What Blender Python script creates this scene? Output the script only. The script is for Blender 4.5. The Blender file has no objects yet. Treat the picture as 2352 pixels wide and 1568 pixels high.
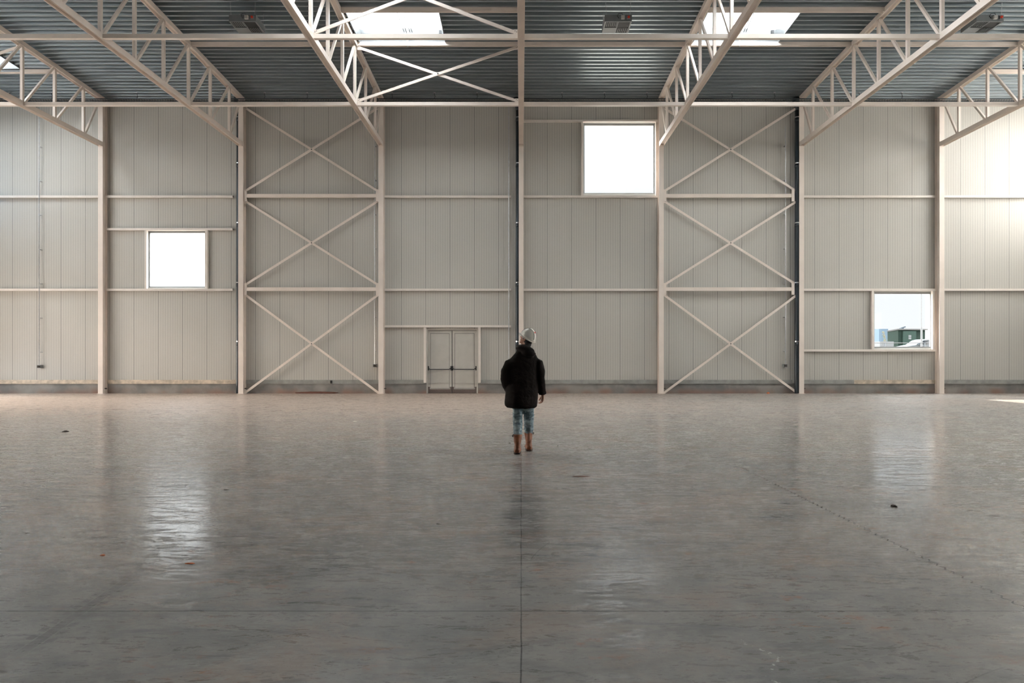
import bpy, bmesh, math, random
from mathutils import Vector, Matrix, Euler
random.seed(7)
C = bpy.context.scene.collection
SC = bpy.context.scene
PI = math.pi
# ------------------------------------------------------------------ camera, sky, sun, exposure
F = 1500.0; H = 1.397; VX, VY = 1197.0, 822.0      # focal length in px, eye height, vanishing point
cam_d = bpy.data.cameras.new('camera'); cam = bpy.data.objects.new('camera', cam_d); C.objects.link(cam)
cam.location = (0, 0, H); cam.rotation_euler = (PI/2, 0, 0)
cam_d.sensor_width = 36; cam_d.lens = 36*F/2352
cam_d.shift_x = -(VX-1176)/2352; cam_d.shift_y = (VY-784)/2352
cam_d.clip_end = 500
SC.camera = cam
SC.view_settings.view_transform = 'Standard'; SC.view_settings.look = 'None'
SC.view_settings.gamma = 1; SC.view_settings.use_curve_mapping = False
SC.view_settings.exposure = 0.10

def N(nt, typ, **kw):
    n = nt.nodes.new(typ)
    for k, v in kw.items(): setattr(n, k, v)
    return n
def math_n(nt, op, a, b=None, c=None, clamp=False):
    n = nt.nodes.new('ShaderNodeMath'); n.operation = op; n.use_clamp = clamp
    for i, v in enumerate((a, b, c)):
        if v is None: continue
        if isinstance(v, (int, float)): n.inputs[i].default_value = v
        else: nt.links.new(v, n.inputs[i])
    return n.outputs[0]
def mixc(nt, fac, a, b, mode='MIX'):
    n = nt.nodes.new('ShaderNodeMix'); n.data_type = 'RGBA'; n.blend_type = mode
    for idx, v in ((0, fac), (6, a), (7, b)):
        if isinstance(v, (int, float)): n.inputs[idx].default_value = v
        elif isinstance(v, tuple): n.inputs[idx].default_value = (*v, 1) if len(v) == 3 else v
        else: nt.links.new(v, n.inputs[idx])
    return n.outputs[2]
def smooth(nt, v, lo, hi, a=0.0, b=1.0):
    n = nt.nodes.new('ShaderNodeMapRange'); n.interpolation_type = 'SMOOTHSTEP'; n.clamp = True
    nt.links.new(v, n.inputs[0])
    for i, q in enumerate((lo, hi, a, b)): n.inputs[i+1].default_value = q
    return n.outputs[0]

W = bpy.data.worlds.new('sky'); SC.world = W; W.use_nodes = True
nt = W.node_tree; nt.nodes.clear()
tc = N(nt, 'ShaderNodeTexCoord'); sp = N(nt, 'ShaderNodeSeparateXYZ'); nt.links.new(tc.outputs['Generated'], sp.inputs[0])
SKY_ZEN, SKY_R, SKY_L, SKY_H = 16.0, 23.0, 20.0, 1.0
up = smooth(nt, sp.outputs[2], 0.22, 0.95)
rt = smooth(nt, sp.outputs[0], 0.72, 0.98)
lf = smooth(nt, math_n(nt, 'MULTIPLY', sp.outputs[0], -1.0), 0.72, 0.98)
SKY_L = SKY_L/2.3
col = mixc(nt, up, (SKY_H*.955, SKY_H*.985, SKY_H), (SKY_ZEN*.95, SKY_ZEN*.985, SKY_ZEN*1.02))
col = mixc(nt, rt, col, (SKY_R*1.0, SKY_R*.985, SKY_R*.955))
col = mixc(nt, lf, col, (SKY_L*1.10, SKY_L*.94, SKY_L*.79))
glow = smooth(nt, math_n(nt, 'MULTIPLY', sp.outputs[0], -1.0), 0.15, 0.42, 1.0, 2.3)          # sky glow added towards the left, to brighten the window reflection on the floor
vs = N(nt, 'ShaderNodeVectorMath', operation='SCALE'); nt.links.new(col, vs.inputs[0]); nt.links.new(glow, vs.inputs['Scale']); col = vs.outputs[0]
bg = N(nt, 'ShaderNodeBackground'); nt.links.new(col, bg.inputs[0])
wo = N(nt, 'ShaderNodeOutputWorld'); nt.links.new(bg.outputs[0], wo.inputs[0])

sun_d = bpy.data.lights.new('sun', 'SUN'); sun_d.energy = 18.0; sun_d.angle = R5 = math.radians(0.8); sun_d.color = (1, .93, .82)
sun = bpy.data.objects.new('sun', sun_d); C.objects.link(sun)
sun.rotation_euler = Vector((-math.cos(math.radians(34.3)), 0, -math.sin(math.radians(34.3)))).to_track_quat('-Z', 'Y').to_euler()
sun.location = (40, 10, 30)

# ------------------------------------------------------------------ materials
def mat(name, color, rough=.5, metal=0.0, var=0.0, vscale=3.0, bump=0.0, bscale=40.0, spec=.5, stretch=None):
    m = bpy.data.materials.new(name); m.use_nodes = True; nt = m.node_tree
    b = nt.nodes['Principled BSDF']; b.inputs['Roughness'].default_value = rough
    b.inputs['Metallic'].default_value = metal; b.inputs['Specular IOR Level'].default_value = spec
    b.inputs['Base Color'].default_value = (*color, 1)
    tc = N(nt, 'ShaderNodeTexCoord'); src = tc.outputs['Object']
    if stretch:
        mp = N(nt, 'ShaderNodeMapping'); nt.links.new(src, mp.inputs[0]); mp.inputs['Scale'].default_value = stretch; src = mp.outputs[0]
    if var:
        n = N(nt, 'ShaderNodeTexNoise'); nt.links.new(src, n.inputs['Vector']); n.inputs['Scale'].default_value = vscale; n.inputs['Detail'].default_value = 6
        f = smooth(nt, n.outputs[0], .3, .7)
        c = mixc(nt, f, tuple(v*(1-var) for v in color), tuple(min(1, v*(1+var)) for v in color))
        nt.links.new(c, b.inputs['Base Color'])
    if bump:
        n = N(nt, 'ShaderNodeTexNoise'); nt.links.new(src, n.inputs['Vector']); n.inputs['Scale'].default_value = bscale; n.inputs['Detail'].default_value = 4
        bp = N(nt, 'ShaderNodeBump'); bp.inputs['Strength'].default_value = bump; bp.inputs['Distance'].default_value = .01
        nt.links.new(n.outputs[0], bp.inputs['Height']); nt.links.new(bp.outputs[0], b.inputs['Normal'])
    return m
M = {}
M['steel'] = mat('cream_paint_steel', (.80, .71, .64), .42, var=.05, vscale=1.5)
M['curb'] = mat('skylight_curb_metal', (.13, .14, .145), .5, var=.1)
M['reveal'] = mat('window_reveal_metal', (.22, .225, .22), .45)
M['pvc'] = mat('window_sash', (.34, .35, .35), .4)
M['frame'] = mat('window_frame_paint', (.55, .55, .52), .4, var=.03)
M['white'] = mat('white_paint', (.80, .82, .82), .45, var=.04)
M['rail'] = mat('light_rail_paint', (.78, .72, .665), .42, var=.04)
M['tan'] = mat('dusty_flashing', (.56, .47, .37), .6, var=.25, vscale=5)
M['greyflash'] = mat('grey_flashing', (.30, .30, .28), .55, var=.15, vscale=4)
M['black'] = mat('black_plastic', (.012, .014, .016), .4)
M['pipe'] = mat('dark_drain_plastic', (.022, .034, .045), .38)
M['chrome'] = mat('bright_clamp', (.85, .86, .88), .2, metal=1)
M['grey'] = mat('heater_grey', (.20, .215, .22), .45, var=.08)
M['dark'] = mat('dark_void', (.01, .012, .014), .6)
M['leaf'] = mat('door_leaf_paint', (.52, .50, .46), .45, var=.04)
M['kick'] = mat('brown_kick_plate', (.13, .10, .09), .5, var=.2, vscale=60)
M['red'] = mat('red_button', (.75, .05, .02), .4)
M['galv'] = mat('galvanised', (.55, .56, .57), .38, metal=.9, var=.1, vscale=8)
M['tray'] = mat('dark_tray', (.06, .07, .075), .5, metal=.6)
M['skin'] = mat('skin', (.42, .20, .13), .55, var=.1, vscale=20)
M['hair'] = mat('black_hair', (.008, .006, .006), .7, bump=.5, bscale=200)
M['jacket'] = mat('black_brown_cotton', (.0095, .0065, .006), .9, var=.35, vscale=7, bump=.4, bscale=60, spec=.2)
M['sole'] = mat('worn_sole', (.07, .05, .04), .8, var=.3, vscale=20)
M['helmet'] = mat('white_helmet_shell', (.88, .84, .76), .35, var=.06, vscale=12)
M['conc_out'] = mat('paving', (.20, .18, .155), .9, var=.15, vscale=.6)
M['green'] = mat('green_cladding', (.0055, .0125, .010), .7, var=.12, vscale=1.2)
M['greendoor'] = mat('pale_green_door', (.016, .028, .024), .6)
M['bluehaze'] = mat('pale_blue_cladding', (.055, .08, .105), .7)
M['carpaint'] = mat('white_car_paint', (.042, .049, .054), .3)
M['carglass'] = mat('car_glass', (.008, .012, .016), .15)
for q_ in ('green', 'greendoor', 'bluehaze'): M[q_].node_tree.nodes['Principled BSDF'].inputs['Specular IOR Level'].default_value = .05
M['outwhite'] = mat('white_render_block', (.062, .067, .071), .7)
M['yellow'] = mat('yellow_leaves', (.07, .066, .015), .8)
M['orange'] = mat('orange_plastic', (.75, .18, .04), .5)
M['clay'] = mat('rusty_soil', (.14, .055, .035), .95, bump=.6, bscale=30)
M['scrap'] = mat('dark_scrap', (.08, .065, .055), .9)
M['palescrap'] = mat('pale_scrap', (.6, .58, .54), .8)

def denim():
    m = bpy.data.materials.new('light_blue_denim'); m.use_nodes = True; nt = m.node_tree; b = nt.nodes['Principled BSDF']
    tc = N(nt, 'ShaderNodeTexCoord'); mp = N(nt, 'ShaderNodeMapping'); nt.links.new(tc.outputs['Object'], mp.inputs[0]); mp.inputs['Scale'].default_value = (5, 5, 12)
    n = N(nt, 'ShaderNodeTexNoise'); nt.links.new(mp.outputs[0], n.inputs['Vector']); n.inputs['Scale'].default_value = 1.6; n.inputs['Detail'].default_value = 5; n.inputs['Distortion'].default_value = .6
    f = smooth(nt, n.outputs[0], .36, .66)
    nt.links.new(mixc(nt, f, (.085, .135, .16), (.36, .45, .48)), b.inputs['Base Color'])
    b.inputs['Roughness'].default_value = .9
    bp = N(nt, 'ShaderNodeBump'); bp.inputs['Strength'].default_value = .8; bp.inputs['Distance'].default_value = .02
    nt.links.new(n.outputs[0], bp.inputs['Height']); nt.links.new(bp.outputs[0], b.inputs['Normal'])
    return m
M['denim'] = denim()
M['leather'] = mat('brown_leather', (.25, .085, .035), .5, var=.35, vscale=14, bump=.5, bscale=35)

PITCH = .9626; OFF = -15.33
def panel_mat(name, axis):
    m = bpy.data.materials.new(name); m.use_nodes = True; nt = m.node_tree; b = nt.nodes['Principled BSDF']
    tc = N(nt, 'ShaderNodeTexCoord'); s = N(nt, 'ShaderNodeSeparateXYZ'); nt.links.new(tc.outputs['Object'], s.inputs[0])
    x = s.outputs[axis]
    u = math_n(nt, 'FLOORED_MODULO', math_n(nt, 'SUBTRACT', x, OFF), PITCH)
    seam = math_n(nt, 'MINIMUM', u, math_n(nt, 'SUBTRACT', PITCH, u))             # distance to the joint
    sm = smooth(nt, seam, .003, .010, 1, 0)
    v = math_n(nt, 'FLOORED_MODULO', u, PITCH/10)
    rd = math_n(nt, 'ABSOLUTE', math_n(nt, 'SUBTRACT', v, PITCH/20))
    rib = smooth(nt, rd, .008, .022, 1, 0)
    n = N(nt, 'ShaderNodeTexNoise'); nt.links.new(tc.outputs['Object'], n.inputs['Vector']); n.inputs['Scale'].default_value = .35; n.inputs['Detail'].default_value = 5
    base = mixc(nt, smooth(nt, n.outputs[0], .35, .65), (.476, .462, .424), (.506, .490, .452))
    base = mixc(nt, math_n(nt, 'MULTIPLY', rib, .55), base, (.62, .60, .555))
    n2 = N(nt, 'ShaderNodeTexNoise'); n2.inputs['Scale'].default_value = 45; n2.inputs['Detail'].default_value = 3; nt.links.new(tc.outputs['Object'], n2.inputs['Vector'])
    base = mixc(nt, math_n(nt, 'MULTIPLY', smooth(nt, n2.outputs[0], .5, .75), .12), base, (.25, .24, .22))
    base = mixc(nt, math_n(nt, 'MULTIPLY', sm, .72), base, (.10, .095, .09))
    nt.links.new(base, b.inputs['Base Color']); b.inputs['Roughness'].default_value = .5
    b.inputs['Specular IOR Level'].default_value = .35
    h = math_n(nt, 'SUBTRACT', math_n(nt, 'MULTIPLY', rib, .35), sm)
    bp = N(nt, 'ShaderNodeBump'); bp.inputs['Strength'].default_value = .6; bp.inputs['Distance'].default_value = .006
    nt.links.new(h, bp.inputs['Height']); nt.links.new(bp.outputs[0], b.inputs['Normal'])
    return m
M['panelx'] = panel_mat('wall_panel_back', 0); M['panely'] = panel_mat('wall_panel_side', 1)

def deck_mat():
    m = bpy.data.materials.new('roof_deck_metal'); m.use_nodes = True; nt = m.node_tree; b = nt.nodes['Principled BSDF']
    b.inputs['Metallic'].default_value = .7; b.inputs['Roughness'].default_value = .36
    tc = N(nt, 'ShaderNodeTexCoord'); mp = N(nt, 'ShaderNodeMapping'); nt.links.new(tc.outputs['Object'], mp.inputs[0]); mp.inputs['Scale'].default_value = (.35, 2.5, 2.5)
    n = N(nt, 'ShaderNodeTexNoise'); nt.links.new(mp.outputs[0], n.inputs['Vector']); n.inputs['Scale'].default_value = 1.3; n.inputs['Detail'].default_value = 6
    nt.links.new(mixc(nt, n.outputs[0], (.26, .30, .325), (.46, .51, .53)), b.inputs['Base Color'])
    nt.links.new(smooth(nt, n.outputs[0], .2, .8, .28, .42), b.inputs['Roughness'])
    return m
M['deck'] = deck_mat()

def plinth_mat():
    m = bpy.data.materials.new('concrete_plinth'); m.use_nodes = True; nt = m.node_tree; b = nt.nodes['Principled BSDF']; b.inputs['Roughness'].default_value = .85
    tc = N(nt, 'ShaderNodeTexCoord'); s = N(nt, 'ShaderNodeSeparateXYZ'); nt.links.new(tc.outputs['Object'], s.inputs[0])
    n = N(nt, 'ShaderNodeTexNoise'); nt.links.new(tc.outputs['Object'], n.inputs['Vector']); n.inputs['Scale'].default_value = 1.6; n.inputs['Detail'].default_value = 7
    n2 = N(nt, 'ShaderNodeTexNoise'); nt.links.new(tc.outputs['Object'], n2.inputs['Vector']); n2.inputs['Scale'].default_value = .7
    c = mixc(nt, smooth(nt, n.outputs[0], .3, .7), (.17, .165, .16), (.30, .285, .265))
    low = smooth(nt, math_n(nt, 'ADD', s.outputs[2], math_n(nt, 'MULTIPLY', n.outputs[0], -.35)), -.18, .12, 1, 0)
    c = mixc(nt, math_n(nt, 'MULTIPLY', low, smooth(nt, n2.outputs[0], .42, .6, .1, .75)), c, (.25, .13, .09))
    nt.links.new(c, b.inputs['Base Color'])
    return m
M['plinth'] = plinth_mat()

def floor_mat():
    m = bpy.data.materials.new('polished_concrete'); m.use_nodes = True; nt = m.node_tree; b = nt.nodes['Principled BSDF']
    L = nt.links
    tc = N(nt, 'ShaderNodeTexCoord'); O = tc.outputs['Object']; s = N(nt, 'ShaderNodeSeparateXYZ'); L.new(O, s.inputs[0]); X, Y = s.outputs[0], s.outputs[1]
    def noise(scale, det=6, stretch=(1, 1, 1), rot=0, dist=0, rough=.55):
        mp = N(nt, 'ShaderNodeMapping'); L.new(O, mp.inputs[0]); mp.inputs['Scale'].default_value = stretch; mp.inputs['Rotation'].default_value = (0, 0, rot)
        n = N(nt, 'ShaderNodeTexNoise'); L.new(mp.outputs[0], n.inputs['Vector']); n.inputs['Scale'].default_value = scale
        n.inputs['Detail'].default_value = det; n.inputs['Distortion'].default_value = dist; n.inputs['Roughness'].default_value = rough
        return n.outputs[0]
    big = noise(.22, 5); mid = noise(2.0, 11, (.8, 1.1, 1), .1, .4, .78); fine = noise(13, 9, (.7, 1.3, 1), rough=.8); streak = noise(3.2, 9, (.42, 1.7, 1), .12, .8, .7)
    c = mixc(nt, smooth(nt, mid, .36, .64), (.205, .210, .202), (.338, .330, .311))
    c = mixc(nt, smooth(nt, big, .38, .66, 0, .5), c, (.34, .305, .272))
    c = mixc(nt, smooth(nt, noise(1.2, 9, (.8, 1, 1), .2, .5, .75), .49, .62, 0, .55), c, (.36, .285, .235))
    c = mixc(nt, smooth(nt, streak, .52, .66, 0, .6), c, (.135, .145, .148))
    c = mixc(nt, smooth(nt, fine, .55, .70, 0, .55), c, (.13, .128, .122))
    c = mixc(nt, smooth(nt, noise(60, 3, (.6, 1.4, 1), rough=.6), .64, .74, 0, .8), c, (.06, .055, .05))
    c = mixc(nt, smooth(nt, noise(19, 6, (.5, 1.6, 1), rough=.7), .60, .70, 0, .4), c, (.44, .42, .39))
    rust = math_n(nt, 'MULTIPLY', smooth(nt, noise(.9, 6, rough=.7), .50, .64), smooth(nt, noise(8, 7, (.7, 1.3, 1), rough=.75), .52, .64, 0, .75))
    c = mixc(nt, rust, c, (.34, .17, .09))
    scuff = math_n(nt, 'MULTIPLY', smooth(nt, noise(.7, 4, (1, .8, 1), .5), .47, .60), smooth(nt, noise(4.5, 8, (.6, 1.9, 1), -.25, 1.2, .65), .52, .64, 0, .8))
    scuff = math_n(nt, 'MULTIPLY', scuff, smooth(nt, Y, 5, 12, 1, .35))
    c = mixc(nt, scuff, c, (.085, .095, .10))
    sand_light = smooth(nt, math_n(nt, 'ADD', Y, math_n(nt, 'MULTIPLY', noise(.5, 4), 4.0)), 10.0, 23.0, 0, .75)     # tan dust by the wall, carrying the painted sunlit glow of the left floor
    sand_light = math_n(nt, 'MULTIPLY', sand_light, smooth(nt, X, -3.0, 9.0, 1, .22))
    c = mixc(nt, sand_light, c, (.56, .43, .345))
    # tyre prints: straight treads
    def seg(x0, y0, x1, y1, w, amt, per=.07):
        nonlocal c
        cx, cy = (x0+x1)/2, (y0+y1)/2; a = math.atan2(y1-y0, x1-x0); ln = math.hypot(x1-x0, y1-y0)/2
        dx = math_n(nt, 'SUBTRACT', X, cx); dy = math_n(nt, 'SUBTRACT', Y, cy)
        u = math_n(nt, 'ADD', math_n(nt, 'MULTIPLY', dx, math.cos(a)), math_n(nt, 'MULTIPLY', dy, math.sin(a)))
        v = math_n(nt, 'ADD', math_n(nt, 'MULTIPLY', dx, -math.sin(a)), math_n(nt, 'MULTIPLY', dy, math.cos(a)))
        av = math_n(nt, 'ABSOLUTE', v)
        msk = math_n(nt, 'MULTIPLY', smooth(nt, av, w*.85, w, 1, 0), smooth(nt, math_n(nt, 'ABSOLUTE', u), ln*.7, ln, 1, 0))
        lug = math_n(nt, 'SINE', math_n(nt, 'MULTIPLY', math_n(nt, 'ADD', math_n(nt, 'ADD', u, math_n(nt, 'MULTIPLY', av, .35)), math_n(nt, 'MULTIPLY', math_n(nt, 'GREATER_THAN', v, 0.0), per*.5)), 2*PI/per))
        gap = smooth(nt, math_n(nt, 'ABSOLUTE', math_n(nt, 'SUBTRACT', av, w*.38)), w*.03, w*.07)
        blk = math_n(nt, 'MAXIMUM', math_n(nt, 'LESS_THAN', av, w*.38), smooth(nt, lug, -.25, .05, .06, .9))
        msk = math_n(nt, 'MULTIPLY', msk, math_n(nt, 'MULTIPLY', blk, gap))
        msk = math_n(nt, 'MULTIPLY', msk, smooth(nt, mid, .38, .58, .3, 1))
        c = mixc(nt, math_n(nt, 'MULTIPLY', msk, amt), c, (.10, .10, .10))
    seg(-2.53, 4.55, -2.36, 3.0, .085, .62, .10)
    seg(-3.5, 4.15, -2.2, 4.55, .045, .5, .3); seg(-2.3, 4.75, -1.2, 5.25, .04, .65, .4); seg(-1.2, 5.2, -.2, 5.7, .05, .35, .4)
    seg(1.0, 2.9, 1.9, 3.2, .16, .35, .12)
    seg(.3, 3.22, .9, 3.4, .06, .35, .1)
    seg(-.55, 3.02, .35, 3.3, .075, .3, .11)
    seg(-1.4, 2.72, -.9, 2.85, .05, .4, .09)
    def ring(cx, cy, r, w, amt, y0, y1):
        nonlocal c
        dx = math_n(nt, 'SUBTRACT', X, cx); dy = math_n(nt, 'SUBTRACT', Y, cy)
        d = math_n(nt, 'SQRT', math_n(nt, 'ADD', math_n(nt, 'MULTIPLY', dx, dx), math_n(nt, 'MULTIPLY', dy, dy)))
        e = math_n(nt, 'ABSOLUTE', math_n(nt, 'SUBTRACT', d, r))
        k = math_n(nt, 'MULTIPLY', smooth(nt, e, w*.5, w, 1, 0), smooth(nt, mid, .42, .6))
        k = math_n(nt, 'MULTIPLY', k, math_n(nt, 'MULTIPLY', math_n(nt, 'GREATER_THAN', Y, y0), math_n(nt, 'LESS_THAN', Y, y1)))
        c = mixc(nt, math_n(nt, 'MULTIPLY', k, amt), c, (.12, .12, .12))
    ring(4.6, 8.1, 1.15, .07, .45, 7.0, 9.3); ring(4.2, 8.0, 1.15, .05, .35, 7.0, 9.3); ring(-3.5, 14, 7.5, .09, .35, 8, 30); ring(2, 2.0, 6.4, .10, .35, 5, 30)
    # thin black scratches
    for (x0, y0, x1, y1, w) in ((-1.2, 4.6, -.75, 5.1, .006), (.04, 4.5, .22, 5.0, .005), (1.6, 2.6, 2.2, 3.0, .006), (-2.9, 2.95, -2.1, 2.65, .012), (-1.8, 2.72, -1.5, 2.5, .012), (3.6, 6.2, 5.0, 6.4, .008)):
        cx, cy = (x0+x1)/2, (y0+y1)/2; a = math.atan2(y1-y0, x1-x0); ln = math.hypot(x1-x0, y1-y0)/2
        dx = math_n(nt, 'SUBTRACT', X, cx); dy = math_n(nt, 'SUBTRACT', Y, cy)
        u = math_n(nt, 'ADD', math_n(nt, 'MULTIPLY', dx, math.cos(a)), math_n(nt, 'MULTIPLY', dy, math.sin(a)))
        v = math_n(nt, 'ADD', math_n(nt, 'MULTIPLY', dx, -math.sin(a)), math_n(nt, 'MULTIPLY', dy, math.cos(a)))
        v = math_n(nt, 'ADD', v, math_n(nt, 'MULTIPLY', math_n(nt, 'MULTIPLY', u, u), .3))
        k = math_n(nt, 'MULTIPLY', smooth(nt, math_n(nt, 'ABSOLUTE', v), w*.5, w, 1, 0), smooth(nt, math_n(nt, 'ABSOLUTE', u), ln*.7, ln, 1, 0))
        c = mixc(nt, math_n(nt, 'MULTIPLY', k, .6), c, (.07, .07, .07))
    # chalk drips bottom right
    d1 = math_n(nt, 'ABSOLUTE', math_n(nt, 'SUBTRACT', X, math_n(nt, 'ADD', 1.14, math_n(nt, 'MULTIPLY', math_n(nt, 'SINE', math_n(nt, 'MULTIPLY', Y, 17.0)), .05))))
    k = math_n(nt, 'MULTIPLY', smooth(nt, d1, .006, .02, 1, 0), smooth(nt, noise(28, 4), .52, .6))
    k = math_n(nt, 'MULTIPLY', k, smooth(nt, Y, 3.35, 3.2))
    c = mixc(nt, math_n(nt, 'MULTIPLY', k, math_n(nt, 'LESS_THAN', Y, 3.4)), c, (.6, .6, .58))
    # saw-cut joints and the wavy steel joint
    j1 = smooth(nt, math_n(nt, 'ABSOLUTE', math_n(nt, 'SUBTRACT', X, math_n(nt, 'MULTIPLY', math_n(nt, 'SUBTRACT', noise(3, 3), .5), .012))), .0022, .0048, 1, 0)
    jv = math_n(nt, 'FLOORED_MODULO', math_n(nt, 'ADD', math_n(nt, 'SUBTRACT', Y, 3.607), 3.0), 40.0)
    j2 = smooth(nt, math_n(nt, 'ABSOLUTE', math_n(nt, 'SUBTRACT', jv, 3.0)), .003, .007, 1, 0)
    wav = math_n(nt, 'MULTIPLY', math_n(nt, 'SINE', math_n(nt, 'MULTIPLY', Y, 2*PI/.085)), .013)
    j3 = smooth(nt, math_n(nt, 'ABSOLUTE', math_n(nt, 'SUBTRACT', math_n(nt, 'SUBTRACT', X, 2.815), wav)), .0045, .0085, 1, 0)
    jf = smooth(nt, Y, 15, 24, 1, .6)
    j3 = math_n(nt, 'MULTIPLY', j3, jf)
    jj = math_n(nt, 'MAXIMUM', math_n(nt, 'MAXIMUM', j1, j2), j3)
    c = mixc(nt, math_n(nt, 'MULTIPLY', jj, .85), c, (.02, .02, .02))
    L.new(c, b.inputs['Base Color'])
    wet = math_n(nt, 'ADD', math_n(nt, 'MULTIPLY', noise(5.5, 8, (.45, 1.8, 1), .12, 1.2, .75), .6), math_n(nt, 'MULTIPLY', noise(22, 5, (.5, 1.6, 1), rough=.7), .4))
    r2 = math_n(nt, 'ADD', math_n(nt, 'ADD', smooth(nt, wet, .43, .59, .06, .42), smooth(nt, Y, 3.6, 5.0, .20, 0)), smooth(nt, Y, 12, 20, 0, .16))
    L.new(r2, b.inputs['Roughness']); b.inputs['Specular IOR Level'].default_value = .42
    hh = math_n(nt, 'ADD', math_n(nt, 'MULTIPLY', noise(30, 6, (.7, 1.3, 1), rough=.7), .5), math_n(nt, 'MULTIPLY', jj, -1.5))
    bp = N(nt, 'ShaderNodeBump'); bp.inputs['Strength'].default_value = .12; bp.inputs['Distance'].default_value = .01
    L.new(hh, bp.inputs['Height']); L.new(bp.outputs[0], b.inputs['Normal'])
    return m
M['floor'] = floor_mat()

def glass_mat(name, refl=.06, tint=(.97, .985, .99)):
    m = bpy.data.materials.new(name); m.use_nodes = True; nt = m.node_tree; nt.nodes.clear()
    t = N(nt, 'ShaderNodeBsdfTransparent'); t.inputs[0].default_value = (*tint, 1)
    g = N(nt, 'ShaderNodeBsdfGlossy'); g.inputs['Roughness'].default_value = .02
    mx = N(nt, 'ShaderNodeMixShader'); mx.inputs[0].default_value = refl
    nt.links.new(t.outputs[0], mx.inputs[1]); nt.links.new(g.outputs[0], mx.inputs[2])
    o = N(nt, 'ShaderNodeOutputMaterial'); nt.links.new(mx.outputs[0], o.inputs[0])
    return m
M['glass'] = glass_mat('window_glass')
def opal(nm, col):
    m = bpy.data.materials.new(nm); m.use_nodes = True; nt = m.node_tree; nt.nodes.clear()
    t = N(nt, 'ShaderNodeBsdfTranslucent'); t.inputs[0].default_value = (*col, 1)
    o = N(nt, 'ShaderNodeOutputMaterial'); nt.links.new(t.outputs[0], o.inputs[0])
    return m
M['opal'] = opal('opal_skylight_sheet', (.86, .88, .89)); M['opal_r'] = opal('added_opal_wall_sheet', (.86, .855, .85)); M['opal_l'] = opal('added_blue_wall_sheet', (.22, .29, .36))

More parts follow.
